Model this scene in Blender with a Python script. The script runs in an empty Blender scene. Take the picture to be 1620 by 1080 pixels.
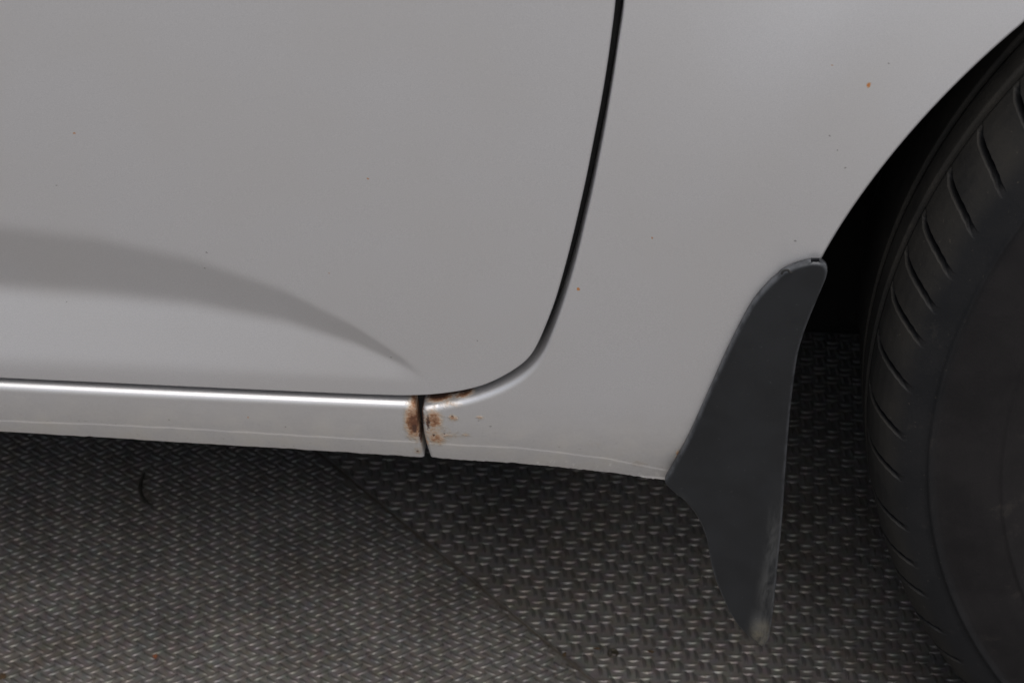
import bpy, bmesh, math, random
import numpy as np
from mathutils import Vector

random.seed(7); rng = np.random.default_rng(7)
S = bpy.context.scene
C = S.collection
R = math.radians

# ------------------------------------------------------------------ camera
FPX, DIST, PITCH, YAW = 4400.0, 1.375, R(42), R(4)
AIM = np.array([0, 0, .341])
cd = np.array([-math.sin(YAW)*math.cos(PITCH), math.cos(YAW)*math.cos(PITCH), -math.sin(PITCH)])
cr = np.cross(cd, [0, 0, 1]); cr /= np.linalg.norm(cr)
cu = np.cross(cr, cd)
CAM = AIM - DIST*cd
cam = bpy.data.cameras.new('camera'); camo = bpy.data.objects.new('camera', cam); C.objects.link(camo)
camo.location = Vector(CAM)
camo.rotation_euler = Vector(cd).to_track_quat('-Z', 'Y').to_euler()
cam.sensor_width = 36; cam.lens = FPX/1620*36
cam.clip_start = .05; cam.clip_end = 3000
cam.dof.use_dof = True; cam.dof.focus_distance = DIST; cam.dof.aperture_fstop = 20
S.camera = camo

# ------------------------------------------------------------------ light
SUN_EL, SUN_AZ = R(62.5), R(168)          # overcast: a very soft high sun on the camera's side
w = bpy.data.worlds.new('World'); S.world = w; w.use_nodes = True
nt = w.node_tree; bg = nt.nodes['Background']
sky = nt.nodes.new('ShaderNodeTexSky'); sky.sky_type = 'NISHITA'; sky.sun_disc = False
sky.sun_elevation = SUN_EL; sky.sun_rotation = SUN_AZ
sky.air_density = 1.0; sky.dust_density = 3.0; sky.ozone_density = 1.0
hs = nt.nodes.new('ShaderNodeHueSaturation'); hs.inputs['Saturation'].default_value = .7
nt.links.new(sky.outputs[0], hs.inputs['Color']); nt.links.new(hs.outputs[0], bg.inputs[0])
bg.inputs[1].default_value = .060
sl = bpy.data.lights.new('sun', 'SUN'); sl.energy = 1.8; sl.angle = R(38); sl.color = (1, .98, .965)
so = bpy.data.objects.new('sun', sl); C.objects.link(so)
sdir = Vector((math.sin(SUN_AZ)*math.cos(SUN_EL), math.cos(SUN_AZ)*math.cos(SUN_EL), math.sin(SUN_EL)))
so.rotation_euler = sdir.to_track_quat('Z', 'Y').to_euler(); so.location = (0, 3, 4)
S.view_settings.view_transform = 'Standard'; S.view_settings.look = 'None'
S.view_settings.exposure = 0.62; S.view_settings.gamma = 1
S.render.engine = 'CYCLES'
S.cycles.max_bounces = 8

# ------------------------------------------------------------------ measuring: a point of the photograph back to its place on the car or the ground
def ray(px, py): return cd*FPX + cr*(px-810) - cu*(py-540)
GZ = -.0595; GS = (CAM[2]-GZ)/CAM[2]     # floor level, and what that does to sizes on it
def on_ground(px, py, z=0.0):
    z = z+GZ
    v = ray(px, py); return CAM + v*(z-CAM[2])/v[2]
def F(x, z):                            # outer skin of the car body: y (minus = outward)
    x = np.asarray(x, float); z = np.asarray(z, float)
    z = np.maximum(z, .245); a = z-.36
    y = .20*a*a + .05*x*x
    y = y + np.where(z < .285, .9*(.285-z)**2/.03*.1, 0)
    q = np.clip(x/.16, 0, 1); q = q*q*(3-2*q)
    y = y + .60*q*np.clip(z-.43, 0, .2)**2
    y = y - .0022*np.exp(-(((x-.145)-.35*(z-.53))**2/.03**2+(z-.55)**2/.09**2))
    return y
F0 = float(F(0, .36))
def on_body(px, py, off=0.0):
    y = 0.0
    for _ in range(12):
        v = ray(px, py); p = CAM + v*(y-CAM[1])/v[1]; y = float(F(p[0], p[2]))+off
    return p
def curve(pts, off=0.0): return np.array([on_body(*p, off)[[0, 2]] for p in pts])
def catmull(P, step):
    P = np.asarray(P, float); Q = np.vstack([2*P[0]-P[1], P, 2*P[-1]-P[-2]]); out = []
    for i in range(1, len(Q)-2):
        a, b, c, e = Q[i-1], Q[i], Q[i+1], Q[i+2]
        n = max(1, int(np.ceil(np.linalg.norm(c-b)/step)))
        t = np.linspace(0, 1, n, endpoint=False)[:, None]
        out.append(.5*(2*b+(c-a)*t+(2*a-5*b+4*c-e)*t*t+(3*b-a-3*c+e)*t**3))
    out.append(Q[-2][None]); return np.vstack(out)
def resample(P, n):
    s = np.r_[0, np.cumsum(np.linalg.norm(np.diff(P, axis=0), axis=1))]
    t = np.linspace(0, s[-1], n); return np.stack([np.interp(t, s, P[:, k]) for k in range(P.shape[1])], 1)
def seg_dist(P, L):                     # distance and nearest param of points P to polyline L
    d = np.full(len(P), 1e9); k = np.zeros(len(P))
    for i in range(len(L)-1):
        a, b = L[i], L[i+1]; v = b-a; t = np.clip(((P-a)@v)/(v@v), 0, 1)
        q = np.linalg.norm(P-a-t[:, None]*v, axis=1); m = q < d; d[m] = q[m]; k[m] = i+t[m]
    return d, k

# ------------------------------------------------------------------ objects
def link(name, me, mat, parent=None):
    o = bpy.data.objects.new(name, me); C.objects.link(o)
    if mat and not me.materials: me.materials.append(mat)
    if parent: o.parent = parent
    return o
def mesh(name, V, Fc, smooth=True):
    me = bpy.data.meshes.new(name); me.from_pydata([tuple(v) for v in V], [], [tuple(int(i) for i in f) for f in Fc])
    if smooth: me.polygons.foreach_set('use_smooth', [True]*len(me.polygons))
    me.update(); return me
def grid_mesh(name, G, closed_i=False, closed_j=False, flip=False):
    ni, nj = G.shape[:2]; I = np.arange(ni*nj).reshape(ni, nj)
    if closed_i: I = np.vstack([I, I[:1]])
    if closed_j: I = np.hstack([I, I[:, :1]])
    q = np.stack([I[:-1, :-1], I[1:, :-1], I[1:, 1:], I[:-1, 1:]], -1).reshape(-1, 4)
    if flip: q = q[:, ::-1]
    me = bpy.data.meshes.new(name); V = G.reshape(-1, 3)
    me.vertices.add(len(V)); me.vertices.foreach_set('co', V.ravel().astype(np.float32))
    me.loops.add(q.size); me.loops.foreach_set('vertex_index', q.ravel().astype(np.int32))
    me.polygons.add(len(q)); me.polygons.foreach_set('loop_start', (np.arange(len(q))*4).astype(np.int32))
    me.polygons.foreach_set('loop_total', np.full(len(q), 4, np.int32))
    me.polygons.foreach_set('use_smooth', np.ones(len(q), bool))
    me.update(calc_edges=True); me.validate(); return me
def empty(name, loc=(0, 0, 0)):
    o = bpy.data.objects.new(name, None); C.objects.link(o); o.location = loc; o.empty_display_size = .05; return o
def tag(o, label=None, cat=None, kind=None, group=None):
    if label: o['label'] = label
    if cat: o['category'] = cat
    if kind: o['kind'] = kind
    if group: o['group'] = group
    return o

# ------------------------------------------------------------------ materials
class NB:
    def __init__(s, name):
        s.m = bpy.data.materials.new(name); s.m.use_nodes = True; s.t = s.m.node_tree; s.N = s.t.nodes; s.b = s.N['Principled BSDF']
        s._pos = None
    def n(s, typ, ins=None, **kw):
        o = s.N.new(typ)
        for k, v in kw.items(): setattr(o, k, v)
        for k, v in (ins or {}).items(): s.put(o.inputs[k], v)
        return o
    def put(s, sock, v):
        if isinstance(v, bpy.types.NodeSocket): s.t.links.new(v, sock)
        elif isinstance(v, bpy.types.Node): s.t.links.new(v.outputs[0], sock)
        else: sock.default_value = v
    def pos(s):
        if not s._pos: s._pos = s.n('ShaderNodeNewGeometry').outputs['Position']
        return s._pos
    def math(s, op, a, b=None, clamp=False):
        o = s.n('ShaderNodeMath', operation=op, use_clamp=clamp); s.put(o.inputs[0], a)
        if b is not None: s.put(o.inputs[1], b)
        return o.outputs[0]
    def vmul(s, v, k, add=None):
        o = s.n('ShaderNodeVectorMath', operation='MULTIPLY'); s.put(o.inputs[0], v); s.put(o.inputs[1], k); r = o.outputs[0]
        return r
    def vsub(s, v, k):
        o = s.n('ShaderNodeVectorMath', operation='SUBTRACT'); s.put(o.inputs[0], v); s.put(o.inputs[1], k); return o.outputs[0]
    def noise(s, scale, detail=3, rough=.5, vec=None, out=0, dist=0):
        o = s.n('ShaderNodeTexNoise'); o.inputs['Scale'].default_value = scale; o.inputs['Detail'].default_value = detail
        o.inputs['Roughness'].default_value = rough; o.inputs['Distortion'].default_value = dist
        s.put(o.inputs['Vector'], vec if vec is not None else s.pos()); return o.outputs[out]
    def ramp(s, fac, stops, interp='LINEAR'):
        o = s.n('ShaderNodeValToRGB'); s.put(o.inputs[0], fac); e = o.color_ramp.elements; o.color_ramp.interpolation = interp
        while len(e) < len(stops): e.new(.5)
        for k, (p, c) in enumerate(stops):
            e[k].position = p; e[k].color = (c, c, c, 1) if np.isscalar(c) else (*c, 1)
        return o.outputs[0]
    def rng(s, v, a, b, c=0., d=1., smooth=True):
        o = s.n('ShaderNodeMapRange'); o.interpolation_type = 'SMOOTHSTEP' if smooth else 'LINEAR'
        s.put(o.inputs[0], v); o.inputs[1].default_value = a; o.inputs[2].default_value = b; o.inputs[3].default_value = c; o.inputs[4].default_value = d
        return o.outputs[0]
    def mix(s, fac, a, b, blend='MIX'):
        o = s.n('ShaderNodeMix', data_type='RGBA', blend_type=blend); s.put(o.inputs[0], fac)
        for sock, v in ((o.inputs[6], a), (o.inputs[7], b)):
            s.put(sock, (*v, 1) if isinstance(v, tuple) and len(v) == 3 else v)
        return o.outputs[2]
    def bump(s, h, strength=.3, dist=.001, normal=None):
        o = s.n('ShaderNodeBump'); o.inputs['Strength'].default_value = strength; o.inputs['Distance'].default_value = dist
        s.put(o.inputs['Height'], h)
        if normal is not None: s.put(o.inputs['Normal'], normal)
        return o.outputs[0]
    def set(s, **kw):
        for k, v in kw.items():
            k = k.replace('_', ' '); s.put(s.b.inputs[k], (*v, 1) if isinstance(v, tuple) and len(v) == 3 else v)
        return s.m

def blobs(b, pos, lst):
    """sum-max of soft ellipses: (centre, rx, rz, amp) in metres"""
    acc = None
    for (p, rx, rz, amp, *ry) in lst:
        v = b.vmul(b.vsub(pos, tuple(p)), (1/rx, 1/ry[0] if ry else 0.0, 1/rz))
        L = b.n('ShaderNodeVectorMath', operation='LENGTH'); b.put(L.inputs[0], v)
        f = b.rng(L.outputs['Value'], 0., 1., amp, 0.)
        acc = f if acc is None else b.math('MAXIMUM', acc, f)
    return acc
PX, PZ = 1/3200, 1/2378                  # a photograph pixel on the car's side, metres across and up
def blob(px, py, rx, rz, amp): return (on_body(px, py), rx*PX, rz*PZ, amp)
def blob3(px, py, rx, rz, amp, dy, ry): p = on_body(px, py); p[1] += dy; return (p, rx*PX, rz*PZ, amp, ry)   # set back in the gap

def make_paint():
    b = NB('silver_paint'); P = b.pos()
    wob = b.n('ShaderNodeTexNoise'); wob.inputs['Scale'].default_value = 700; wob.inputs['Detail'].default_value = 3; b.put(wob.inputs['Vector'], P)
    dv = b.vmul(b.vsub(wob.outputs['Color'], (.5, .5, .5)), (.0018, .0018, .0018))
    wp = b.n('ShaderNodeVectorMath', operation='ADD'); b.put(wp.inputs[0], P); b.put(wp.inputs[1], dv); wp = wp.outputs[0]
    # metallic base with flake and large soft clouding
    flake = b.noise(2600, 1, .5); cloud = b.noise(14, 3, .5)
    base = b.mix(b.rng(flake, .3, .7), (.635, .63, .638), (.715, .708, .716))
    base = b.mix(b.rng(cloud, .3, .7, 0, .35), base, (.65, .632, .615))
    # road grime on the lowest centimetres
    sep = b.n('ShaderNodeSeparateXYZ'); b.put(sep.inputs[0], P)
    low = b.rng(sep.outputs[2], .262, .305, 1., 0.)
    g1 = b.noise(60, 4, .65); g2 = b.noise(900, 2, .6, vec=b.vmul(P, (.35, 1., 1.6)))
    grime = b.math('MULTIPLY', low, b.rng(g1, .3, .75, .25, .75))
    base = b.mix(grime, base, (.33, .30, .255))
    streak = b.math('MULTIPLY', b.rng(sep.outputs[2], .262, .292, 1., 0.), b.rng(g2, .69, .76, 0., .65))
    base = b.mix(streak, base, (.12, .09, .07))
    dust = b.noise(1500, 2, .6)
    base = b.mix(b.rng(dust, .70, .78, 0, .22), base, (.30, .25, .20))
    # stone chips along the lower edge, bare filler showing
    chip = b.math('MULTIPLY', b.rng(sep.outputs[2], .2535, .2575, 1., 0.), b.rng(sep.outputs[0], -.03, .0, 0., 1.))
    chip = b.math('MULTIPLY', chip, b.rng(b.noise(330, 3, .6, vec=b.vmul(P, (1, 1, .4))), .60, .68, 0, .4)); base = b.mix(chip, base, (.80, .78, .74))
    # rust around the sill joint
    halo = blobs(b, wp, [blob(654, 668, 24, 52, .95), blob(656, 640, 15, 20, .75), blob(686, 664, 26, 30, .75), blob(686, 684, 44, 34, .42), blob(691, 693, 26, 22, .62), blob(706, 688, 44, 14, .36),
                         blob(672, 700, 13, 24, .55), blob(662, 712, 14, 16, .35), blob(717, 661, 14, 11, .58), blob(737, 688, 16, 8, .34),
                         blob3(692, 641, 46, 16, 1., .007, .006), blob3(732, 634, 34, 14, .85, .006, .005), blob(706, 641, 46, 9, .34), blob(671, 636, 12, 12, .95),
                         blob(1072, 722, 7, 22, .75), blob(1085, 700, 5, 12, .5), blob(1010, 733, 30, 14, .22), blob(940, 703, 40, 12, .12), blob(760, 660, 12, 7, .45)])
    core = blobs(b, wp, [blob(666, 660, 9, 56, 1.), blob(677, 668, 7, 30, .75), blob(666, 690, 6, 30, 1.), blob(656, 678, 9, 16, .8), blob3(690, 641, 56, 15, 1., .0095, .0050), blob3(716, 637, 34, 14, .9, .0095, .004), blob3(732, 634, 34, 12, .9, .009, .004), blob(668, 634, 9, 10, 1.),
                         blob(686, 688, 5, 4, .9), blob(703, 686, 6, 2.5, .8), blob(716, 658, 5, 3.5, .6), blob(720, 663, 4, 3, .5), blob(661, 713, 4, 3, .8), blob(694, 675, 5, 3, .35)])
    rn = b.noise(420, 6, .7); rn2 = b.noise(1300, 4, .7)
    hf = b.math('ADD', halo, b.rng(rn, .25, .75, -.22, .34, False))
    hf = b.math('MULTIPLY', b.rng(hf, .12, .95), b.rng(halo, 0, .12))
    cf = b.math('ADD', core, b.rng(rn2, .25, .75, -.22, .35, False)); cf = b.math('MULTIPLY', b.rng(cf, .35, .75), b.rng(core, 0, .1))
    rustc = b.ramp(hf, [(0, (.42, .30, .14)), (.4, (.36, .18, .06)), (.75, (.24, .10, .03)), (1, (.12, .045, .02))])
    soft = b.math('MULTIPLY', b.rng(halo, .03, .75), b.rng(rn, .25, .65, .45, .95))
    base = b.mix(b.math('MULTIPLY', soft, .85), base, b.mix(b.rng(soft, .15, .8), (.44, .33, .17), (.36, .175, .06)))
    base = b.mix(hf, base, rustc)
    base = b.mix(cf, base, b.mix(b.rng(rn2, .45, .62), (.035, .018, .012), (.13, .05, .025)))
    # little rust pits and tar specks
    pits = [(1374,135,6),(915,457,4.5),(1032,376,3.4),(582,283,3),(117,211,3.2),(1316,104,2.2),(440,620,2.2),(392,660,3.2),(520,432,2)]
    tar = [(327,400,3),(324,426,2.4),(1337,266,3),(1325,238,2.4),(1313,215,2.8),(1258,381,3.2),(101,495,2.2),(755,539,2.4),(618,568,2.2),(452,675,3),(90,294,2),(1406,101,2.2),(776,674,3),(757,665,2.2),(268,664,3.2),(125,665,2.2),(884,707,2.6)]
    pm = blobs(b, wp, [blob(x, y, r*1.0, r*.9, 1. if r > 4 else .75) for x, y, r in pits]); tm = blobs(b, wp, [blob(x, y, r, r*.8, .9) for x, y, r in tar])
    base = b.mix(b.rng(pm, .15, .7), base, b.mix(b.rng(pm, .4, .9), (.50, .26, .10), (.33, .12, .035)))
    base = b.mix(b.rng(tm, .1, .8, 0, .6), base, (.10, .085, .08))
    rough_mask = b.math('MAXIMUM', b.math('MAXIMUM', hf, soft), b.math('MAXIMUM', cf, b.rng(pm, .35, .9))); rm = b.math('MAXIMUM', rough_mask, b.math('MULTIPLY', grime, .6), True)
    b.put(b.b.inputs['Metallic'], b.rng(rm, 0, .7, .72, 0.)); b.put(b.b.inputs['Roughness'], b.rng(rm, 0, 1, .46, .85))
    b.put(b.b.inputs['Coat Weight'], b.rng(rm, 0, .6, .55, 0.)); b.b.inputs['Coat Roughness'].default_value = .34
    h = b.math('ADD', b.math('MULTIPLY', hf, b.noise(1100, 4, .7)), b.math('MULTIPLY', cf, -.6))
    n1 = b.bump(h, .7, .0012); n2 = b.bump(b.noise(240, 2, .5), .04, .001, n1)
    b.put(b.b.inputs['Normal'], n2)
    return b.set(Base_Color=base)
PAINT = make_paint()

def simple(name, c1, c2, rough, scale=80, metal=0., bumps=(400, .2), coat=0., rough2=None):
    b = NB(name); n = b.noise(scale, 5, .6)
    b.put(b.b.inputs['Roughness'], b.rng(b.noise(scale*2.3, 3, .6), .3, .7, rough, rough2 if rough2 else min(1, rough+.15)))
    b.put(b.b.inputs['Normal'], b.bump(b.noise(bumps[0], 4, .6), bumps[1], .0006))
    return b.set(Base_Color=b.mix(b.rng(n, .3, .7), c1, c2), Metallic=metal, Coat_Weight=coat)
BLACK = simple('black_jamb_paint', (.012, .012, .014), (.02, .02, .021), .5)
PLASTIC = simple('black_liner_plastic', (.008, .008, .008), (.014, .013, .012), .8)
UNDER = simple('underseal', (.004, .004, .004), (.008, .0075, .007), .95, 30); UNDER.node_tree.nodes['Principled BSDF'].inputs['Specular IOR Level'].default_value = .1
STEEL = simple('grey_steel', (.25, .25, .25), (.33, .33, .32), .4, metal=.8)
INNER = simple('grey_primer', (.10, .10, .105), (.14, .14, .14), .5)
RUBBER_STRIP = simple('weather_strip', (.004, .004, .004), (.006, .006, .006), .85)
TWIG = simple('dark_stem', (.010, .009, .006), (.022, .018, .010), .85, 600)
FLAKE = simple('rust_flake', (.22, .07, .025), (.10, .035, .015), .9, 900)
FLAKE_D = simple('dark_crumb', (.035, .018, .008), (.06, .035, .012), .9, 900)
SCREW = simple('dark_screw', (.03, .028, .018), (.055, .045, .03), .5, 500, metal=.5)

def make_flap():
    b = NB('flap_plastic'); P = b.pos(); n = b.noise(35, 5, .6)
    base = b.mix(b.rng(n, .3, .7), (.0078, .0088, .0102), (.0108, .0120, .0138))
    tip = on_body(1205, 1010); sep = b.n('ShaderNodeSeparateXYZ'); b.put(sep.inputs[0], P)
    sc = b.noise(55, 5, .65, vec=b.vmul(P, (2.2, 1, .55)), dist=1.2); fine = b.noise(900, 3, .7, vec=b.vmul(P, (1, 1, .18)))
    near = blobs(b, P, [blob(1204, 975, 32, 60, 1.), blob(1216, 905, 26, 85, .66), blob(1072, 775, 30, 28, .45), blob(1222, 840, 22, 130, .5)])
    scuff = b.math('MULTIPLY', near, b.rng(b.math('ADD', sc, b.math('MULTIPLY', fine, .25)), .50, .74))
    base = b.mix(b.math('MULTIPLY', scuff, .5), base, (.14, .14, .135))
    mud = blobs(b, P, [blob(1204, 980, 28, 38, 1.)])
    base = b.mix(b.math('MULTIPLY', mud, b.rng(b.noise(200, 4, .7), .35, .6, .25, .85)), base, (.13, .115, .085))
    dots = b.noise(620, 2, .5); base = b.mix(b.rng(dots, .72, .78, 0, .35), base, (.12, .12, .12))
    att = b.n('ShaderNodeAttribute', attribute_name='edge').outputs['Fac']
    base = b.mix(b.math('MULTIPLY', att, b.rng(b.noise(150, 3, .6), .35, .6, .3, .9)), base, (.085, .088, .095))
    b.put(b.b.inputs['Roughness'], b.rng(n, .3, .7, .42, .58))
    b.put(b.b.inputs['Normal'], b.bump(b.noise(700, 4, .65), .16, .0005))
    return b.set(Base_Color=base)
FLAP = make_flap()

def make_tyre_mat():
    b = NB('tyre_rubber'); P = b.pos(); n = b.noise(28, 5, .65)
    r = b.n('ShaderNodeAttribute', attribute_name='radius').outputs['Fac']
    dusty = b.math('MULTIPLY', b.rng(r, .279, .290), b.rng(n, .25, .75, .35, 1.))
    side = b.mix(b.rng(n, .3, .7), (.007, .0075, .0085), (.011, .0108, .0115))
    base = b.mix(dusty, side, (.022, .020, .017))
    base = b.mix(b.rng(b.noise(500, 3, .7), .66, .76, 0, .4), base, (.13, .115, .09))
    base = b.mix(b.rng(r, .262, .270, .8, 0), base, b.mix(b.rng(n, .3, .7), (.009, .0078, .0080), (.014, .0122, .0122)))
    base = b.mix(b.rng(b.noise(45, 5, .75), .58, .72, 0, .10), base, (.10, .085, .07))
    gv = b.n('ShaderNodeAttribute', attribute_name='groove').outputs['Fac']; base = b.mix(b.rng(gv, .0003, .0020), base, (.0035, .0035, .004))   # shade in the cuts painted into the colour, dust left out
    b.b.inputs['Specular IOR Level'].default_value = .22; b.put(b.b.inputs['Roughness'], b.rng(n, .3, .7, .65, .85))
    b.put(b.b.inputs['Normal'], b.bump(b.noise(520, 5, .7), .3, .0007))
    return b.set(Base_Color=base)
TYRE = make_tyre_mat()

def make_floor(name, top):
    b = NB(name); n = b.noise(22, 6, .65); f = b.noise(330, 4, .7)
    if top: c1, c2, c3 = (.118, .111, .103), (.165, .155, .143), (.10, .08, .06)
    else: c1, c2, c3 = (.104, .097, .090), (.152, .140, .128), (.092, .071, .054)
    base = b.mix(b.rng(n, .3, .7), c1, c2)
    base = b.mix(b.rng(f, .5, .72, 0, .7), base, c3)
    st_ = b.noise(9, 5, .7, dist=.8); base = b.mix(b.rng(st_, .48, .68, 0, .5), base, (.085, .066, .050) if not top else (.13, .105, .082))
    hue = b.n('ShaderNodeTexNoise'); hue.inputs['Scale'].default_value = 160; hue.inputs['Detail'].default_value = 4; b.put(hue.inputs['Vector'], b.pos())
    base = b.mix(.22, base, hue.outputs['Color'], 'SOFT_LIGHT')
    # grime trodden along the seam
    a, c = on_ground(510, 720), on_ground(895, 1040); d = (c-a)[:2]; d /= np.linalg.norm(d); nrm = (-d[1], d[0], 0.)
    dot = b.n('ShaderNodeVectorMath', operation='DOT_PRODUCT'); b.put(dot.inputs[0], b.vsub(b.pos(), tuple(a))); b.put(dot.inputs[1], nrm)
    ad = b.math('ABSOLUTE', b.math('ADD', dot.outputs['Value'], b.rng(f, .2, .8, -.004, .004)))
    base = b.mix(b.math('MULTIPLY', b.rng(ad, .0004, .0040, .7, 0), b.rng(b.noise(38, 3, .6), .38, .62, .15, 1.)), base, (.045, .036, .027))
    b.put(b.b.inputs['Roughness'], b.rng(f, .3, .7, .38 if top else .5, .56 if top else .75))
    b.put(b.b.inputs['Normal'], b.bump(b.noise(800, 4, .7), .25, .0005))
    return b.set(Base_Color=base, Metallic=.6 if top else .25)
PLATE = make_floor('worn_plate', False); TREAD = make_floor('worn_tread', True)
GAPM = simple('seam_dirt', (.045, .038, .03), (.075, .06, .045), .95, 300)

# ================================================================== SETTING: ground and tread-plate floor
b_ = NB('concrete_yard'); n_ = b_.noise(3, 6, .6)
YARD = b_.set(Base_Color=b_.mix(b_.rng(n_, .3, .7), (.16, .155, .15), (.22, .215, .205)), Roughness=.9)
bm = bmesh.new(); bmesh.ops.create_grid(bm, x_segments=8, y_segments=8, size=1200)
me = bpy.data.meshes.new('ground'); bm.to_mesh(me); bm.free()
g = tag(link('ground', me, YARD), kind='structure'); g.location.z = -.010+GZ

floor = tag(empty('floor', (0, 0, GZ)), kind='structure')
FX0, FX1, FY0, FY1 = -1.6, 1.9, -2.2, 2.0
sa, sb = on_ground(510, 720)[:2], on_ground(895, 1040)[:2]
sd = (sb-sa)/np.linalg.norm(sb-sa); sn = np.array([sd[1], -sd[0]])      # sn points ...
if sn[0] > 0: sn = -sn                                                   # to the left plate
def seam_at_y(y): return sa + sd*(y-sa[1])/sd[1]
GAP = .0006
def plate(poly):
    bm = bmesh.new(); top = [bm.verts.new((x, y, 0)) for x, y in poly]; f = bm.faces.new(top)
    if f.normal.z < 0: bmesh.ops.reverse_faces(bm, faces=[f])
    ext = bmesh.ops.extrude_face_region(bm, geom=[f]); vs = [v for v in ext['geom'] if isinstance(v, bmesh.types.BMVert)]
    bmesh.ops.translate(bm, vec=(0, 0, -.0035), verts=vs)
    bm.normal_update(); bmesh.ops.recalc_face_normals(bm, faces=bm.faces[:])
    es = [e for e in bm.edges if all(v.co.z > -.001 for v in e.verts)]
    bmesh.ops.bevel(bm, geom=es, offset=.0008, segments=2, affect='EDGES')
    me = bpy.data.meshes.new('floor_plate'); bm.to_mesh(me); bm.free(); return me
t0, t1 = seam_at_y(FY1), seam_at_y(FY0)
def shift(p, s): return (p[0]+sn[0]*s, p[1]+sn[1]*s)
polyL = [(FX0, FY0), shift(t1, GAP), shift(t0, GAP), (FX0, FY1)] if t0[0] > FX0 else [(FX0, FY0), shift(t1, GAP), shift(sa+sd*(FX0-sa[0])/sd[0], GAP)]
polyR = [shift(t1, -GAP), (FX1, FY0), (FX1, FY1), shift(t0, -GAP)] if t0[0] > FX0 else [shift(t1, -GAP), (FX1, FY0), (FX1, FY1), (FX0, FY1), shift(sa+sd*(FX0-sa[0])/sd[0], -GAP)]
if t1[0] > FX1:
    e = sa+sd*(FX1-sa[0])/sd[0]
    polyL = [(FX0, FY0), (FX1, FY0), shift(e, GAP), polyL[2]] + polyL[3:]
    polyR = [shift(e, -GAP)] + polyR[2:]
mL, mR = plate(polyL), plate(polyR)
for m_ in (mL, mR): m_.materials.append(PLATE)
plateL, plateR = link('floor_plate', mL, None, floor), link('floor_plate', mR, None, floor)
sb_ = bmesh.new(); bmesh.ops.create_grid(sb_, x_segments=1, y_segments=1, size=.5)
me = bpy.data.meshes.new('floor_base'); sb_.to_mesh(me); sb_.free()
fb = link('floor_base', me, GAPM, floor); fb.scale = (FX1-FX0, FY1-FY0, 1); fb.location = ((FX0+FX1)/2, (FY0+FY1)/2, -.0009)

# the raised bar: a low curved lens, 4 rings across
def bar_geo():
    L, W, H, bow = .0096*GS, .0025*GS, .00085*GS, .0008*GS
    V, Fc = [], []; ns = 7
    for i in range(ns):
        t = -1+2*i/(ns-1); wd = W/2*(1-abs(t)**2.3)**.6 + .0002; x = t*L/2; yc = bow*(t*t-1)
        hh = H*(1-abs(t)**6.0)
        for k, (a, h) in enumerate(((-1, -.0003), (-.45, .78), (0, 1.), (.45, .78), (1, -.0003))):
            V.append((x, yc+a*wd, h*hh if h > 0 else h))
    for i in range(ns-1):
        for k in range(4): a = i*5+k; Fc.append((a, a+5, a+6, a+1))
    return np.array(V), np.array(Fc)
BV, BF = bar_geo()
bar_me = mesh('tread_bar', BV, BF); bar_me.materials.append(TREAD)
LAT = .01228*GS
def lattice(org, ang, angA, offA, angB, offB, side):
    ex = np.array([math.cos(ang), math.sin(ang)]); ey = np.array([-ex[1], ex[0]]); out = []
    N = 95
    for i in range(-N, N):
        for j in range(-N, N):
            for (sh, a, of) in ((0, angA, offA), (.5, angB, offB)):
                c = org+ex*LAT*(i+sh)+ey*LAT*(j+sh)
                for sg in (-.5, .5):
                    p = c+np.array(of)*sg*GS
                    if not (-.66 < p[0] < .70 and -.30 < p[1] < .64): continue
                    if side*((p-sa)@sn) < GAP+.0006: continue
                    out.append((p[0], p[1], a))
    return out
aL = R(8.0); oL = on_ground(40, 977)[:2]; oR = on_ground(915, 974.7)[:2]
bars = {plateL: lattice(oL, aL, R(-35), (.0044, .0029), R(41), (.0041, -.0030), 1),
        plateR: lattice(oR, R(-.5+45), R(7), (.0012, .0050), R(103), (.0050, -.0012), -1)}
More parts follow.
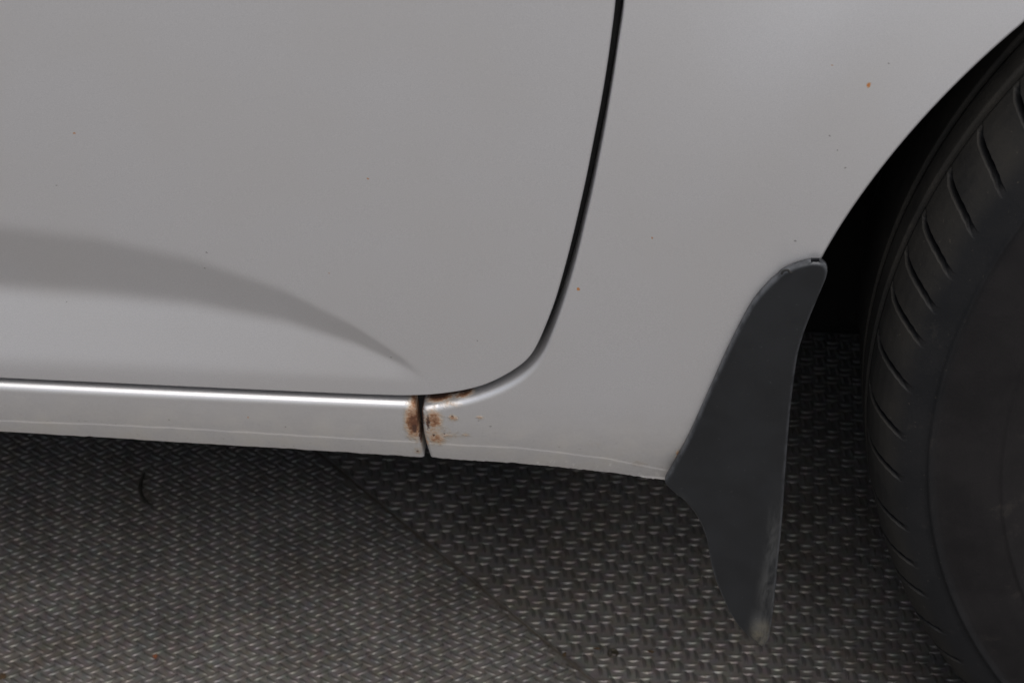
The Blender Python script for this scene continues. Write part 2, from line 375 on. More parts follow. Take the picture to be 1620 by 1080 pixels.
for pl, lst in bars.items():
    P = np.array(lst)
    # those that show largest: in view, nearest the camera
    v = np.c_[P[:, :2], np.zeros(len(P))]-CAM; zc = v@cd; px = 810+FPX*(v@cr)/zc; py = 540-FPX*(v@cu)/zc
    vis = (px > 0) & (px < 1620) & (py < 1080) & (py > 690)
    if pl is plateR: vis &= ~((px > 1060) & (px < 1245) & (py < 1010)) & (px < 1500)
    sd_ = (P[:, :2]-sa)@sn*(1 if pl is plateL else -1); vis &= sd_ > .0052
    order = np.where(vis, zc, 99+zc).argsort(); own, rest = order[:300], order[300:]
    jit = rng.normal(0, 1, (len(P), 4))
    for k in own:
        o = bpy.data.objects.new('tread_bar', bar_me); C.objects.link(o); o.parent = pl
        o.location = (P[k, 0]+jit[k, 0]*.00012, P[k, 1]+jit[k, 1]*.00012, 0); o.rotation_euler.z = P[k, 2]+jit[k, 2]*.03
        o.scale = (1, 1, 1+.10*float(np.clip(jit[k, 3], -2, 2)))
    Q = P[rest]; J = jit[rest]; n = len(Q)
    ca, sa_ = np.cos(Q[:, 2]+J[:, 2]*.03), np.sin(Q[:, 2]+J[:, 2]*.03)
    X = BV[None, :, 0]*ca[:, None]-BV[None, :, 1]*sa_[:, None]+Q[:, :1]+J[:, :1]*.00012
    Y = BV[None, :, 0]*sa_[:, None]+BV[None, :, 1]*ca[:, None]+Q[:, 1:2]+J[:, 1:2]*.00012
    Z = BV[None, :, 2]*(1+.10*np.clip(J[:, 3:4], -2, 2))
    sg = 1 if pl is plateL else -1; dd_ = ((X-sa[0])*sn[0]+(Y-sa[1])*sn[1])*sg; push = np.clip(GAP+.0008-dd_, 0, None)*sg   # bars end at the plate's edge
    X = X+push*sn[0]; Y = Y+push*sn[1]
    V = np.stack([X, Y, Z], -1).reshape(-1, 3); q = (BF[None]+(np.arange(n)*len(BV))[:, None, None]).reshape(-1, 4)
    me = bpy.data.meshes.new('tread_bar'); me.vertices.add(len(V)); me.vertices.foreach_set('co', V.ravel().astype(np.float32))
    me.loops.add(q.size); me.loops.foreach_set('vertex_index', q.ravel().astype(np.int32)); me.polygons.add(len(q))
    me.polygons.foreach_set('loop_start', (np.arange(len(q))*4).astype(np.int32)); me.polygons.foreach_set('loop_total', np.full(len(q), 4, np.int32))
    me.polygons.foreach_set('use_smooth', np.ones(len(q), bool)); me.update(calc_edges=True)
    tag(link('tread_bar', me, TREAD, pl), kind='stuff')

# ================================================================== CAR
car = tag(empty('car', (0, 0, 0)), 'silver metallic car with rusty sill joint, black mud flap and dusty tyre', 'car')

T = .0012
def extend(P, a=None, b=None):
    P = np.asarray(P)
    if a is not None: P = np.vstack([a, P])
    if b is not None: P = np.vstack([P, b])
    return P
ZTOP, XL = .80, -.62
# traced edges (outer skin)
door_edge_px = [(0,598.5),(160,606),(320,613.5),(500,621.5),(560,624),(620,626),(659,626.5),(698,623.5),(733,618.5),(765,610.5),(795,597),(827,577),(836,568),(844,559),(853.3,540),(862,520),(877.4,480),(889.3,440),(900.2,400),(910,360),(919.3,320),(928.1,280),(936,240),(943.9,200),(951.6,160),(958.2,120),(964.3,80),(969.3,40),(974,0)]
de = curve(door_edge_px)
door_edge = catmull(extend(de, [[XL, de[0, 1]+(XL-de[0, 0])*(de[1, 1]-de[0, 1])/(de[1, 0]-de[0, 0])], [-.42, de[0, 1]+(-.42-de[0, 0])*(de[1, 1]-de[0, 1])/(de[1, 0]-de[0, 0])]],
                    [[de[-1, 0]+.0035, .62], [de[-1, 0]+.002, .70], [de[-1, 0]-.004, ZTOP]]), .0015)
def smooth(P, k0, w):
    K = np.hanning(w+2)[1:-1]; K /= K.sum(); Q = P.copy(); h = w//2
    for k in range(k0, len(P)-h): Q[k] = (P[k-h:k+h+1]*K[:, None]).sum(0)
    return Q
door_edge = smooth(door_edge, 200, 19)
fend_left_px = [(681,723),(676,708),(671,690),(668.5,672),(667,655),(668.5,650),(672,646),(690,643.5),(708,640.5),(735,635),(758,628.5),(778,621.5),(795,614),(813,604.5),(827,595.5),(845,579),(860,558),(876.3,520),(890.6,480),(903.2,440),(914.2,400),(923.6,360),(933,320),(941.6,280),(949.6,240),(957.3,200),(964,160),(970.7,120),(976.5,80),(982.8,40),(987.5,0)]
fl = curve(fend_left_px)
fend_left = smooth(catmull(extend(fl, None, [[fl[-1, 0]+.0035, .62], [fl[-1, 0]+.002, .70], [fl[-1, 0]-.004, ZTOP]]), .001), 75, 25)
sill_top_px = [(0,609.5),(160,617.5),(320,625),(500,633),(560,635.5),(620,638),(646,639),(653,640.5)]
sill_end_px = [(657,645),(659,655),(661,672),(664,690),(668,708),(671,722)]
st = curve(sill_top_px); se = curve(sill_end_px)
st = extend(st, [[XL, st[0, 1]+(XL-st[0, 0])*(st[1, 1]-st[0, 1])/(st[1, 0]-st[0, 0])]])
sill_top = catmull(st, .002); sill_end = catmull(np.vstack([st[-1], se]), .0008)
bot_px = [(0,681.5),(160,691),(320,701),(500,711.5),(560,715.5),(600,718),(640,720.5),(671,722.5),(681,723),(740,727),(807,731.4),(881,737.6),(955,745.5),(1010,752.5),(1056,758)]
bot = curve(bot_px); bot = catmull(extend(bot, [[XL, bot[0, 1]+(XL-bot[0, 0])*(bot[1, 1]-bot[0, 1])/(bot[1, 0]-bot[0, 0])]]), .0007)
nz = rng.normal(0, 1, len(bot)); ker = np.hanning(5); ker /= ker.sum(); k2 = np.hanning(17); k2 /= k2.sum()
bot[:, 1] += .00035*np.convolve(nz, ker, 'same')*np.clip((bot[:, 0]+.14)/.12, .25, 1) + .0005*np.convolve(rng.normal(0, 1, len(bot)), k2, 'same')
seam_px = [(0,665),(160,671),(320,679),(500,690),(560,694),(654,698.5),(698,702),(807,707),(866,713),(960,725),(1010,735),(1060,744)]
seam = curve(seam_px); seam = extend(seam, [[XL, seam[0, 1]+(XL-seam[0, 0])*(seam[1, 1]-seam[0, 1])/(seam[1, 0]-seam[0, 0])]])
botx = lambda x: np.interp(x, bot[:, 0], bot[:, 1]); seamx = lambda x: np.interp(x, seam[:, 0], seam[:, 1])

def seam_step(x, z):                    # the stone-guard coating below the line stands a little proud
    s = seamx(x)+.00012*np.sin(x*310)+.00010*np.sin(x*1130); w = .00045
    e = np.clip((s-z)/w, -20, 20); inside = (x < .09)
    lip = .00028*np.exp(-((z-s)/.0004)**2)
    return np.where(inside, -.00022/(1+np.exp(-e*2))-lip*(.05+.15*np.sin(x*97)*np.sin(x*41+2)), 0)

# door sculpture: a scoop whose upper flank looks down, whose lower flank looks up
def cz(pts, off=lambda px: 0.): return np.array([on_body(px, py, off(px))[[0, 2]] for px, py in pts])
dep = lambda px: .0085*max(0., 1-px/665)
def ext_left(P): return extend(P, [[XL-.1, P[0, 1]+(XL-.1-P[0, 0])*(P[1, 1]-P[0, 1])/(P[1, 0]-P[0, 0])*.7]])
crU = ext_left(cz([(0,360),(150,378),(300,410),(450,460),(560,516),(640,567),(678,601)]))
crM = ext_left(cz([(0,455),(150,468),(300,484),(450,512),(560,545),(640,580),(678,603)], dep))
crL = ext_left(cz([(0,573),(200,581),(400,590),(560,597),(640,601),(678,605)]))
SL_UP, SL_LO = .22, .19
def scoop(x, z):
    u = np.interp(x, crU[:, 0], crU[:, 1]); m = np.interp(x, crM[:, 0], crM[:, 1]); l = np.interp(x, crL[:, 0], crL[:, 1])
    m = np.minimum(m, u-1e-5); l = np.minimum(l, m-1e-5)
    fade = np.clip((crU[-1, 0]-x)/.02, 0, 1); fade = fade*fade*(3-2*fade)
    h = SL_UP*(u-m); out = np.zeros_like(z)
    offs = np.linspace(-1, 1, 13); wt = 1-np.abs(offs)*.999
    wid = np.clip((u-l)*.09, .0008, .0085)
    for o, q in zip(offs, wt):
        zz = z+o*wid
        a = np.clip((u-zz)/(u-m), 0, 1)*h; bq = np.clip((m-zz)/(m-l), 0, 1)*h
        out += (a-bq)*q
    return out/wt.sum()*fade

def skin(name, G, edges, mat, parent, extra=None, flanges=(), flip=False, cols=None):
    """G: (ni,nj,2) points in x,z. edges: [(polyline, radius or array)] that roll inward"""
    ni, nj = G.shape[:2]; P = G.reshape(-1, 2); y = F(P[:, 0], P[:, 1]).astype(float)
    if extra: y = y+extra(P[:, 0], P[:, 1])
    roll = np.zeros(len(P))
    for L, r in edges:
        lo, hi = L.min(0)-.009, L.max(0)+.009
        m = np.all((P > lo) & (P < hi), axis=1)
        d, k = seg_dist(P[m], L); rr = np.interp(k, np.arange(len(L)), r) if not np.isscalar(r) else np.full(len(d), r)
        a = np.clip(rr-d, 0, None); v = rr-np.sqrt(np.clip(rr*rr-a*a, 0, None)); roll[m] = np.maximum(roll[m], v)
    y = y+roll
    G3 = np.stack([P[:, 0], y, P[:, 1]], -1).reshape(ni, nj, 3)
    for side, depths in flanges:        # return flanges: extra rows pushed inward
        e = {'i0': G3[0], 'i1': G3[-1], 'j0': G3[:, 0], 'j1': G3[:, -1]}[side]
        ext = []
        for dy in depths: q = e.copy(); q[:, 1] += dy; ext.append(q)
        if side == 'i0': G3 = np.concatenate([np.array(ext[::-1]), G3], 0)
        if side == 'i1': G3 = np.concatenate([G3, np.array(ext)], 0)
        if side == 'j0': G3 = np.concatenate([np.stack(ext[::-1], 1), G3], 1)
        if side == 'j1': G3 = np.concatenate([G3, np.stack(ext, 1)], 1)
    return link(name, grid_mesh(name, G3, flip=flip), mat, parent)

def near_edge(total, fine=(0, .00008, .0002, .0004, .0007, .001, .0014, .0018, .0023, .0028, .0034, .004, .0047, .0055, .0065, .008), step=.0028):
    n = max(2, int((total-fine[-1])/step)); return np.r_[fine[:-1], np.linspace(fine[-1], total, n)]/total

# --- door
apex = np.array([XL-.02, ZTOP+.02]); B = door_edge; s = near_edge(.6, step=.003)
G = B[:, None, :]+(apex-B)[:, None, :]*(s*.985)[None, :, None]
# keep the rolled hem at a true distance along the ray
ln = np.linalg.norm(apex-B, axis=1); S_ = (s[None, :]*.6)/ln[:, None]; nf = 15
for j in range(len(s)):
    if j > nf: S_[:, j] = S_[:, nf]+(.985-S_[:, nf])*(s[j]-s[nf])/(1-s[nf])
G = B[:, None, :]+(apex-B)[:, None, :]*S_[:, :, None]
door = skin('front_door', G, [(door_edge, .0011)], PAINT, car, extra=scoop, flanges=[('j0', (.0015, .006, .016))])

# --- sill (rocker)
xs = np.r_[np.arange(XL, -.09, .003), np.arange(-.09, -.0538, .0012)]
# columns follow the slanted joint at the right end
n = 330; u = np.linspace(0, 1, n)
top_all = np.vstack([sill_top]); tp = resample(top_all, n)
send = resample(sill_end, 60)
bx = XL+(send[-1, 0]-XL)*(tp[:, 0]-XL)/(tp[-1, 0]-XL)
uu = 1-(1-u)**1.6; tx = XL+(tp[-1, 0]-XL)*uu
tz = np.interp(tx, tp[:, 0], tp[:, 1]); zb = None
H_ = .04; v = np.r_[np.array([0, .00008, .0002, .0004, .0007, .001, .0014, .0018, .0023, .0028, .0034, .004, .0047, .0055, .0065, .008])/H_, np.linspace(.0095/H_, .93, 26), np.linspace(.945, 1, 7)]
fine_seam = np.linspace(-.0012, .0012, 11)
Gs = np.zeros((n, len(v)+len(fine_seam), 2))
for i in range(n):
    k = max(0., (uu[i]-.93)/.07)**2        # blend of straight column and the joint's own curve
    xt = tx[i]
    zbot = float(botx(xt)); zt = tz[i]; zs = float(seamx(xt))
    zz = np.sort(np.r_[zt-(zt-zbot)*v, zs+fine_seam])[::-1]; f = (zt-zz)/(zt-zbot)
    ex = np.interp(zz, sill_end[::-1, 1], sill_end[::-1, 0])-tp[-1, 0]
    Gs[i, :, 0] = xt+ex*k; Gs[i, :, 1] = zz
    Gs[i, -1, 1] = botx(Gs[i, -1, 0])
sill = skin('rocker_panel', Gs, [(sill_top, .0042), (sill_end, .0022)], PAINT, car, extra=seam_step, flanges=[('j0', (.002, .008, .03)), ('i1', (.002, .010)), ('j1', (.0008, .004, .03))], flip=True)

# --- fender: left boundary (joint, rounded corner, door gap, top, nose) to right boundary (tail under flap, wheel arch, nose bottom)
AX, HX, HZ = .546, .546, .3095; TR = HZ-GZ; DR = TR-.3005     # tyre radius; the profile below is drawn for .3005
_ap = [on_body(*p)[[0, 2]] for p in ((1300,410),(1367,307),(1435,218),(1492,158.7),(1541,106.7),(1578,72),(1620,40))]
_aa = np.array([math.atan2(p[1]-HZ, AX-p[0]) for p in _ap]); _ar = np.polyfit(_aa, [math.hypot(p[1]-HZ, AX-p[0]) for p in _ap], 2)
def arch_r(a): return float(np.polyval(_ar, min(max(a, _aa[0]), _aa[-1])))
def arch_pt(a): return np.array([AX-arch_r(a)*math.cos(a), HZ+arch_r(a)*math.sin(a)])
XR = 1.14
left = list(fend_left); L_ = np.array(left)
topn = np.array([[x, ZTOP-.04*max(0, (x-.2)/.8)**2] for x in np.linspace(L_[-1, 0]+.004, XR, 120)])
nose = np.array([[XR+.02*math.sin(math.pi*k), topn[-1, 1]+(0.25-topn[-1, 1])*k] for k in np.linspace(.01, 1, 60)])
Lall = np.vstack([L_, topn, nose])
k_of = lambda px, py: int(np.argmin(np.linalg.norm(Lall-on_body(px, py)[[0, 2]], axis=1)))
arch_ang = lambda px, py: math.atan2(on_body(px, py)[2]-HZ, AX-on_body(px, py)[0])
tail = curve([(1056, 758), (1060, 752), (1090, 697), (1120, 632), (1155, 556), (1190, 495), (1240, 445), (1290, 420)])
a0 = arch_ang(1299, 412); tail = np.vstack([tail[:-1], arch_pt(a0)[None]])
keys_L = [0, k_of(671, 690), k_of(668, 645), k_of(735, 629), k_of(795, 611), k_of(846, 576), k_of(874, 527), k_of(910, 417), k_of(945, 250), k_of(988, 0), len(L_)-1, len(L_)+60, len(L_)+119, len(Lall)-1]
tail_s = catmull(tail, .002); nt_ = len(tail_s)
a_end = math.pi+R(8)
angs = np.linspace(a0, a_end, 400); arc = np.array([arch_pt(a) for a in angs]); Rall = np.vstack([tail_s, arc[1:]])
rk = lambda a: nt_+(a-a0)/(a_end-a0)*399
keys_R = [0, nt_*.05, nt_*.16, nt_*.30, nt_*.45, nt_*.62, nt_*.80, nt_+2, rk(R(24)), rk(R(40)), rk(R(54)), rk(R(88)), rk(R(135)), len(Rall)-1]
ki = np.arange(len(Lall)); kr = np.interp(ki, keys_L, keys_R)
Rm = np.stack([np.interp(kr, np.arange(len(Rall)), Rall[:, k]) for k in (0, 1)], 1)
wid = np.linalg.norm(Rm-Lall, axis=1); fineD = np.array([0, .00008, .0002, .0004, .0007, .001, .0014, .0018, .0023, .0028, .0034, .004, .0047, .0055, .0065, .008])
m = 110; Gf = np.zeros((len(Lall), len(fineD)+m+8, 2))
for i in range(len(Lall)):
    tt = np.r_[fineD, np.linspace(.0095, wid[i]-.0035, m), wid[i]-np.array([.0026, .0019, .0013, .0008, .0005, .0003, .0001, 0])]/wid[i]
    Gf[i] = Lall[i]+(Rm[i]-Lall[i])*tt[:, None]
# pull the lowest rows onto the ragged bottom edge
row0 = Gf[0].copy(); target = botx(row0[:, 0]); kk = k_of(671, 690)
dz = target-row0[:, 1]
for i in range(kk+1):
    Gf[i, :, 1] += dz*(1-i/kk)**2
botf = Gf[0].copy()
rad = np.interp(np.arange(len(fend_left)), [0, k_of(671, 690), k_of(668, 655), k_of(690, 637), k_of(795, 611), k_of(846, 576), k_of(874, 527), k_of(910, 417), len(fend_left)-1], [.0018, .0022, .0024, .0034, .0034, .0026, .0016, .0011, .0010])
# seam needs rows: insert by subdividing near the line
def refine_rows(G, fn_z, lo, hi, mult):
    out = []
    for i in range(len(G)-1):
        a, b = G[i], G[i+1]; out.append(a)
        if lo <= i < hi:
            for k in range(1, mult): out.append(a+(b-a)*k/mult)
    out.append(G[-1]); return np.array(out)
Gf = refine_rows(Gf, None, 0, k_of(735, 629), 3)
arc_edge = np.vstack([arc])
fender = skin('front_fender', Gf, [(fend_left, rad), (arc_edge, .0018)], PAINT, car, extra=seam_step,
              flanges=[('j0', (.002, .008, .024)), ('j1', (.0015, .006, .016)), ('i0', (.0008, .004, .03))])

# --- inner structure seen through the gaps
def ribbon(name, P2, y0, y1, mat, parent, w=None, n=4, flip=False):
    G = np.stack([np.stack([P2[:, 0], np.full(len(P2), y), P2[:, 1]], -1) for y in np.linspace(y0, y1, n)], 1)
    return link(name, grid_mesh(name, G, flip=flip), mat, parent)
def offset_poly(P, d):
    t = np.gradient(P, axis=0); t /= np.linalg.norm(t, axis=1)[:, None]; return P+np.stack([-t[:, 1], t[:, 0]], 1)*d
je = resample(door_edge, 260)
jin, jout = offset_poly(je, .012), offset_poly(je, -.010)
Gj = np.stack([np.stack([p[:, 0], np.full(len(p), y)+F(p[:, 0], p[:, 1]), p[:, 1]], -1) for p, y in ((jin, .0185), (je, .0185), (jout, .0185))], 1)
link('door_jamb', grid_mesh('door_jamb', Gj), BLACK, car)
# weather strip: a round rubber cord set back in the gap
def tube(P3, r, n=8):
    P3 = np.asarray(P3, float); t = np.gradient(P3, axis=0); t /= np.linalg.norm(t, axis=1)[:, None]
    ref = np.array([0, 1., 0]) if abs(t[0][1]) < .9 else np.array([1., 0, 0]); a = np.cross(t, ref); a /= np.linalg.norm(a, axis=1)[:, None]; b = np.cross(t, a)
    an = np.linspace(0, 2*np.pi, n, endpoint=False); rr = r if not np.isscalar(r) else np.full(len(P3), r)
    return P3[:, None]+rr[:, None, None]*(a[:, None]*np.cos(an)[None, :, None]+b[:, None]*np.sin(an)[None, :, None])
ws = offset_poly(je, -.0005)
Gw = tube(np.stack([ws[:, 0], F(ws[:, 0], ws[:, 1])+.0145, ws[:, 1]], -1), .0028)
link('weather_strip', grid_mesh('weather_strip', Gw, closed_j=True), RUBBER_STRIP, car)
# joint backing behind sill / fender gap
jb = curve([(664, 640), (664, 672), (668, 700), (676, 728)])
Gb = np.stack([np.stack([jb[:, 0]+dx, np.full(len(jb), .0105)+F(jb[:, 0], jb[:, 1]), jb[:, 1]], -1) for dx in (-.008, 0, .008)], 1)
link('joint_backing', grid_mesh('joint_backing', Gb), BLACK, car)

# underbody: floor pan tight behind the sills, closed body above for the shade it throws
def boxmesh(name, lo, hi, bev=.01):
    bm = bmesh.new(); bmesh.ops.create_cube(bm, size=1)
    for v_ in bm.verts: v_.co = Vector([(lo[k]+hi[k])/2+v_.co[k]*(hi[k]-lo[k]) for k in range(3)])
    if bev: bmesh.ops.bevel(bm, geom=bm.edges[:], offset=bev, segments=2, affect='EDGES')
    me = bpy.data.meshes.new(name); bm.to_mesh(me); bm.free(); return me
link('underbody', boxmesh('underbody', (-1.9, .030, .262), (.10, 1.60, .32)), UNDER, car)
link('engine_bay', boxmesh('engine_bay', (.06, .42, .20), (1.1, 1.24, .72)), UNDER, car)
link('undertray_blocker', boxmesh('undertray_blocker', (.02, .325, .050), (1.12, 1.32, .25), .02), UNDER, car)  # added low tray, placed to block light and darken the wheel well
link('floor_pan_blocker', boxmesh('floor_pan_blocker', (-1.9, .34, .09), (.03, 1.34, .27), .02), UNDER, car)  # unseen lower box of the pan, dropped to keep light out underneath
link('far_sill_blocker', boxmesh('far_sill_blocker', (-1.9, 1.52, .06), (1.1, 1.60, .30), .02), UNDER, car)  # unseen far sill, hung low to block light from the far side
link('bulkhead', boxmesh('bulkhead', (.04, .034, .30), (.105, 1.60, .74), .004), UNDER, car)
# wheel-arch liner
la = np.linspace(R(-8), math.pi+R(8), 90); Gl = []
for a in la:
    rr = .430+.006*math.sin(a*26)*.3; Gl.append([[AX-rr*math.cos(a), y+float(F(AX-rr*math.cos(a), HZ+rr*math.sin(a)))*max(0, 1-y/.1), HZ+rr*math.sin(a)] for y in (.016, .05, .1, .2, .3, .43)])
link('wheel_arch_liner', grid_mesh('wheel_arch_liner', np.array(Gl)), PLASTIC, car)
# far skin, bonnet and cabin, so that the car closes off the sky behind
prof = [(.012, ZTOP), (.03, ZTOP+.03), (.08, ZTOP+.055), (.3, ZTOP+.075), (.83, ZTOP+.09), (1.36, ZTOP+.075), (1.60, ZTOP+.04), (1.66, ZTOP-.06), (1.68, .5), (1.66, .26)]
Gh = np.array([[[x, y+float(F(x, ZTOP))*max(0, 1-y/.6), z-.04*max(0, (x-.2)/.8)**2] for (y, z) in prof] for x in np.linspace(-.03, 1.15, 30)])
link('bonnet', grid_mesh('bonnet', Gh), PAINT, car)
prof2 = [(.012, ZTOP), (.02, ZTOP+.10), (.12, ZTOP+.40), (.22, ZTOP+.60), (.35, ZTOP+.66), (.83, ZTOP+.68), (1.3, ZTOP+.66), (1.44, ZTOP+.60), (1.56, ZTOP+.40), (1.66, ZTOP+.1), (1.68, .5), (1.66, .26)]
Gc = np.array([[[x, y+float(F(x, ZTOP))*max(0, 1-y/.6), z] for (y, z) in prof2] for x in np.linspace(-1.9, -.03, 30)])
link('cabin', grid_mesh('cabin', Gc), PAINT, car)
Gr = np.array([[[x, float(F(0, z))+.004, z] for z in np.linspace(.27, ZTOP, 12)] for x in np.linspace(-1.9, XL, 8)])
link('rear_door', grid_mesh('rear_door', Gr), PAINT, car)

# --- mud flap
outl_l = [(1283,416.8),(1270,420),(1259,423.5),(1240,432),(1227,443),(1214,455),(1188,487),(1155.5,548.5),(1123,620),(1091,691),(1062,744),(1052,762),(1055,770),(1068,782),(1084,795),(1104,821),(1117,853),(1126,898),(1139,937),(1162,983),(1181.5,1005),(1196,1018),(1207,1025)]
outl_r = [(1283,416.8),(1292,416.5),(1301,418.5),(1307,424),(1309,432),(1306,445),(1298,464),(1279,510),(1267,545),(1259,581),(1249.5,658.7),(1243,743),(1236.5,834),(1230,898),(1223.6,963),(1217.5,1006),(1213.5,1018),(1207,1025)]
def flap_y(x, z):                        # stands off the fender, belly outward, tip bending in under the body
    return F(x, np.maximum(z, .30))-.0036-.0015*np.sin((x-.08)*35)+np.where(z < .25, .10*(.25-z)**2, 0)
def on_flap(px, py):
    y = 0.0
    for _ in range(12): v = ray(px, py); p = CAM + v*(y-CAM[1])/v[1]; y = float(flap_y(p[0], p[2]))
    return p[[0, 2]]
OL, OR = (catmull(np.array([on_flap(*q) for q in o_]), .001) for o_ in (outl_l, outl_r))
ztop_f, zbot_f = OL[0, 1], OL[-1, 1]; nz_ = 300
tz_ = (1-np.cos(np.linspace(0, np.pi, nz_)))/2; zr = ztop_f+(zbot_f-ztop_f)*(.65*np.linspace(0, 1, nz_)+.35*tz_)
zr[0] -= 1e-5; zr[-1] += 1e-5
xl = np.interp(-zr, -OL[:, 1], OL[:, 0]); xr = np.interp(-zr, -OR[:, 1], OR[:, 0])
jj = np.r_[0, .004, .010, .02, .035, .055, .08, np.linspace(.12, .88, 28), .92, .945, .965, .98, .99, .996, 1]
Gp = np.stack([xl[:, None]+(xr-xl)[:, None]*jj[None], np.repeat(zr[:, None], len(jj), 1)], -1)
outline = np.vstack([OL, OR[::-1]]); P = Gp.reshape(-1, 2); dd, _ = seg_dist(P, outline[::2])
yy = flap_y(P[:, 0], P[:, 1]); rr = .0018; a = np.clip(rr-dd, 0, None); yy = yy+rr-np.sqrt(np.clip(rr*rr-a*a, 0, None))
front = np.stack([P[:, 0], yy, P[:, 1]], -1).reshape(nz_, len(jj), 3)
back = front.copy(); back[:, :, 1] = (flap_y(P[:, 0], P[:, 1])+.0042).reshape(nz_, len(jj))
full = np.concatenate([front, back[:, ::-1]], 1)
me = grid_mesh('mud_flap', full, closed_j=True, flip=True)
at = me.attributes.new('edge', 'FLOAT', 'POINT'); ef = np.clip(1-dd/.0014, 0, 1).reshape(nz_, len(jj)); ef = np.concatenate([ef, ef[:, ::-1]], 1); at.data.foreach_set('value', ef.ravel().astype(np.float32))
flap = link('mud_flap', me, FLAP, car)
# inner leg of the flap, running inboard behind the wheel
rgt = OR[(OR[:, 1] < .36) & (OR[:, 1] > .17)]
Gi = np.array([[[x-.006-yy_*.35, float(flap_y(x, z))+.003+yy_, z] for yy_ in (0, .03, .07, .12, .2, .28)] for x, z in rgt[::4]])
link('flap_inner_leg', grid_mesh('flap_inner_leg', Gi), FLAP, flap)
cp = [on_body(px, py, -.0085) for px, py in ((1236.5, 433.5), (1238, 430), (1242, 427.5), (1246.5, 427.5), (1249, 430.5), (1253, 431))]
cp = catmull(np.array(cp), .0004)
link('retaining_clip', grid_mesh('retaining_clip', tube(cp, .0006), closed_j=True), PLASTIC, flap)

# --- wheel
wheel = empty('wheel', (HX, .0770, HZ)); wheel.parent = car
HW = .0965; YC = .1050                    # tyre centre plane
prof = [(.000, .3005), (.004, .3005), (.0295, .3002), (.0300, .2940), (.0345, .2940), (.0350, .2998), (.0500, .2992), (.0506, .2935), (.0550, .2935), (.0556, .2984), (.064, .2974), (.071, .2955),
        (.077, .2928), (.0815, .2895), (.0845, .286), (.0868, .282), (.0884, .2775), (.0895, .273), (.0898, .2700), (.0906, .2690), (.0917, .2684), (.0917, .2672), (.0908, .2662), (.0912, .262), (.0925, .256), (.0935, .249), (.0938, .241), (.0932, .233), (.0938, .2322), (.0938, .2310), (.0926, .2300), (.0905, .222), (.087, .214), (.083, .207), (.0815, .2035), (.075, .2015)]
prof = np.array(prof); pr = []
for i in range(len(prof)-1):
    n_ = max(1, int(np.linalg.norm(prof[i+1]-prof[i])/.0016)); pr += [prof[i]+(prof[i+1]-prof[i])*k/n_ for k in range(n_)]
pr = np.array(pr+[prof[-1]]); NG = 74
# across one pitch: dense samples at the lateral groove
gs = np.r_[-.046, -.036, -.031, -.027, -.022, 0, .022, .027, .031, .036, .046]; pit = 2*np.pi/NG
local = np.r_[gs, np.linspace(.10, .90, 7)]
yv, rv = pr[:, 0], pr[:, 1]
slant = np.interp(yv, [0, .050, .064, .073, .079, .083, .0868, .0915], [.02, .015, .002, 0, -.003, -.010, -.024, -.030])
gdepth = np.interp(yv, [0, .002, .058, .060, .066, .078, .083, .0868], [0, 0, 0, .0055, .0075, .0065, .0035, 0])*(rv > .262)
Gt = []; KA = .3005/TR
def groove_ang(px, py): q = on_body(px, py, .004); return math.atan2(q[2]-HZ, HX-q[0])
seen = sorted(groove_ang(*p) for p in ((1557,233),(1495,298),(1464,371),(1433,428),(1412,485),(1388,560),(1378,638),(1377,705),(1383,775),(1397,835),(1412,885),(1440,945),(1467,995)))
rem = 2*math.pi-(seen[-1]-seen[0]); nr = round(rem/((seen[-1]-seen[0])/(len(seen)-1)))
gang = seen+[seen[-1]+rem*k/nr for k in range(1, nr)]; gang.append(seen[0]+2*math.pi)
for g_ in range(len(gang)-1):
    pw = gang[g_+1]-gang[g_]
    for lc in np.r_[np.array([-.0098, -.0088, -.0078, -.0064, -.0034, 0, .0034, .0064, .0078, .0088, .0098])*KA, np.linspace(.20, .80, 7)*pw]:
        th = gang[g_]+lc+slant*.3005/TR
        dp = gdepth*(1 if abs(lc) <= .0066*KA else max(0, 1-(abs(lc)-.0065*KA)/(.0022*KA)))
        nrm_r = np.interp(yv, [0, .07, .082, .0885, .0925], [1, .95, .65, .2, 0]); nrm_y = np.sqrt(1-nrm_r**2)
        r_ = rv+DR-dp*nrm_r; y_ = yv-dp*nrm_y
        Gt.append(np.stack([-r_*np.cos(th), -y_, r_*np.sin(th), dp], -1))
Gt = np.array(Gt); mirror = Gt[:, ::-1].copy(); mirror[..., 1] *= -1
for nm, flipf in (('tyre', False),):
    full4 = np.concatenate([mirror[:, :-1], Gt], 1); full = np.ascontiguousarray(full4[..., :3])
    me = grid_mesh('tyre', full, closed_i=True)
    at = me.attributes.new('radius', 'FLOAT', 'POINT'); rad_ = np.hypot(full[..., 0], full[..., 2])-DR; at.data.foreach_set('value', rad_.ravel().astype(np.float32))
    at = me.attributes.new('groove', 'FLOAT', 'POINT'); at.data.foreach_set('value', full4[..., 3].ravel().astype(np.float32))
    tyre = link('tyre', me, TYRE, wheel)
rp = np.array([(-.085, .203), (-.081, .206), (-.076, .200), (-.06, .186), (-.03, .178), (0, .176), (.07, .18), (.08, .203)])
Gm = np.array([[[-(r_+DR)*math.cos(a), y_, (r_+DR)*math.sin(a)] for y_, r_ in rp] for a in np.linspace(0, 2*np.pi, 96, endpoint=False)])
rim = link('rim', grid_mesh('rim', Gm, closed_i=True), STEEL, wheel)
dp_ = np.array([(-.052, .001), (-.054, .03), (-.060, .035), (-.064, .07), (-.058, .11), (-.066, .15), (-.05, .185)])
Gm = np.array([[[-r_*math.cos(a), y_, r_*math.sin(a)] for y_, r_ in [(q[0], q[1]*1.33) for q in dp_]] for a in np.linspace(0, 2*np.pi, 64, endpoint=False)])
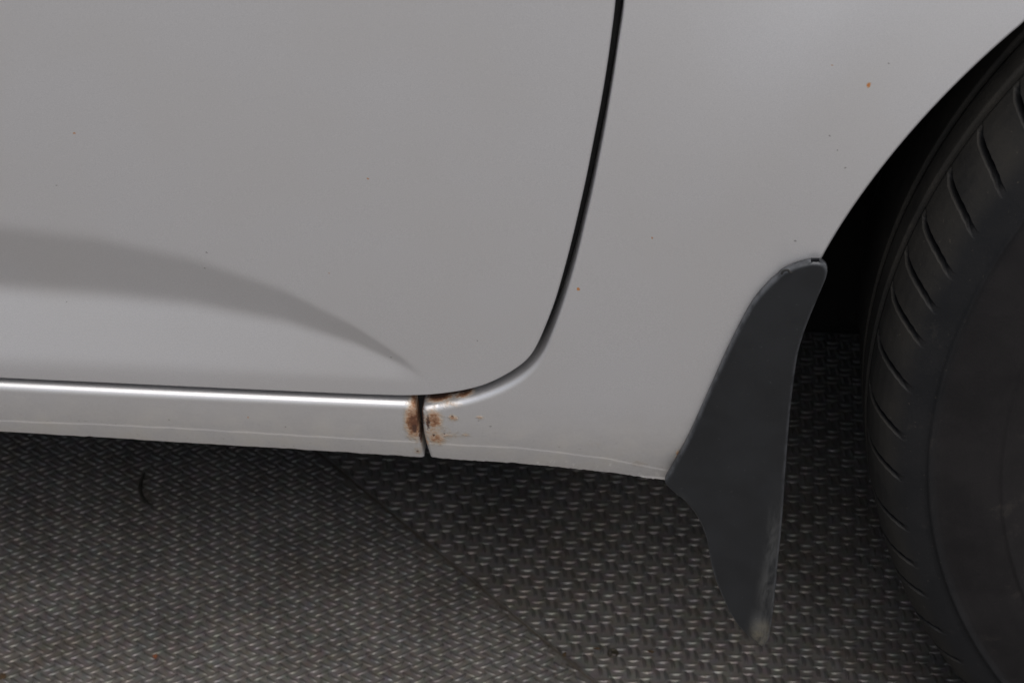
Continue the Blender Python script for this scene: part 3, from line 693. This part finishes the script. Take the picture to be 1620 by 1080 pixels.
link('wheel_disc', grid_mesh('wheel_disc', Gm, closed_i=True), STEEL, wheel)

# ================================================================== small things lying on the floor
tw = catmull(np.array([on_ground(px, py, .0012) for px, py in ((229.5,746),(224,760),(221.5,770),(224.5,785),(233,795),(246,802))]), .001)
rr_ = np.interp(np.linspace(0, 1, len(tw)), [0, .15, .5, .8, 1], [.0003, .0010, .0014, .0012, .0004])*(1+.12*rng.normal(0, 1, len(tw)))
twg = empty('twig', tuple(on_ground(225, 780)))
me = grid_mesh('twig', tube(tw-np.array(on_ground(225, 780)), rr_), closed_j=True)
bpy.data.objects.remove(twg); twg = link('twig', me, TWIG); twg.location = Vector(on_ground(225, 780))
tag(twg, 'short dark curved plant stem lying on the left floor plate below the sill', 'twig')
def crumb(px, py, r, mat, name, label, cat, sy=1.):
    bm = bmesh.new(); bmesh.ops.create_icosphere(bm, subdivisions=2, radius=r)
    for v_ in bm.verts:
        k = 1+.28*math.sin(v_.co.x*2600+px)+.22*math.sin(v_.co.y*3100+py); v_.co.x *= k; v_.co.y *= k*sy; v_.co.z *= .45
    me = bpy.data.meshes.new(name); bm.to_mesh(me); bm.free(); o = link(name, me, mat); p = on_ground(px, py); o.location = (p[0], p[1], GZ+r*.35)
    return tag(o, label, cat)
crumb(246, 1038, .0018, FLAKE, 'rust_flake', 'orange rust flake lying alone on the left floor plate', 'rust flake')
crumb(4, 1070, .0021, FLAKE_D, 'dirt_crumb', 'dark brown dirt crumb at the bottom left corner of the floor', 'dirt')
crumb(893, 1035, .0014, FLAKE_D, 'dirt_crumb', 'brown dirt crumb stuck in the seam between the two floor plates', 'dirt')
crumb(1031, 1031, .0021, FLAKE_D, 'dirt_crumb', 'dark rusty crumb between two tread bars right of the screw', 'dirt', .35)
crumb(944, 1026, .0022, FLAKE_D, 'dirt_crumb', 'thin dark dirt sliver just left of the floor screw', 'dirt', .3)
crumb(632, 1061, .0007, FLAKE_D, 'dirt_crumb', 'tiny dark grain on the left floor plate near the bottom edge', 'dirt')
# floor screw: rim, sunk head and slot
ps = on_ground(970, 1033)
sp = [(.0001, .0006), (.0012, .0007), (.0016, .0002), (.0024, .0003), (.0029, .0010), (.0034, .0009), (.0037, 0.0001)]
Gs_ = np.array([[[r_*math.cos(a), r_*math.sin(a), z_] for r_, z_ in sp] for a in np.linspace(0, 2*np.pi, 28, endpoint=False)])
sc = link('screw', grid_mesh('screw', Gs_, closed_i=True), SCREW, plateR); sc.location = (ps[0], ps[1], .0002)

# fine grit swept over both plates
gv, gf = [], []
ico = [(0, 0, 1), (.9, 0, .2), (-.4, .8, .2), (-.5, -.7, .3), (0, 0, -.4)]; tf = [(0, 1, 2), (0, 2, 3), (0, 3, 1), (4, 2, 1), (4, 3, 2), (4, 1, 3)]
for k in range(420):
    px, py = rng.uniform(-50, 1500), rng.uniform(735, 1120); p = on_ground(px, py); r_ = abs(rng.normal(0, .00018))+.00012; a = rng.uniform(0, 6.3)
    for x, y, z in ico: gv.append((p[0]+r_*(x*math.cos(a)-y*math.sin(a))*rng.uniform(.7, 1.4), p[1]+r_*(x*math.sin(a)+y*math.cos(a)), GZ+.0002+r_*z*.7))
    gf += [tuple(i+5*k for i in t) for t in tf]
GRIT = simple('grit', (.035, .026, .018), (.17, .14, .11), .95, 90)
tag(link('grit', mesh('grit', gv, gf, False), GRIT), 'fine brown grit scattered over the steel floor plates', 'grit', kind='stuff')
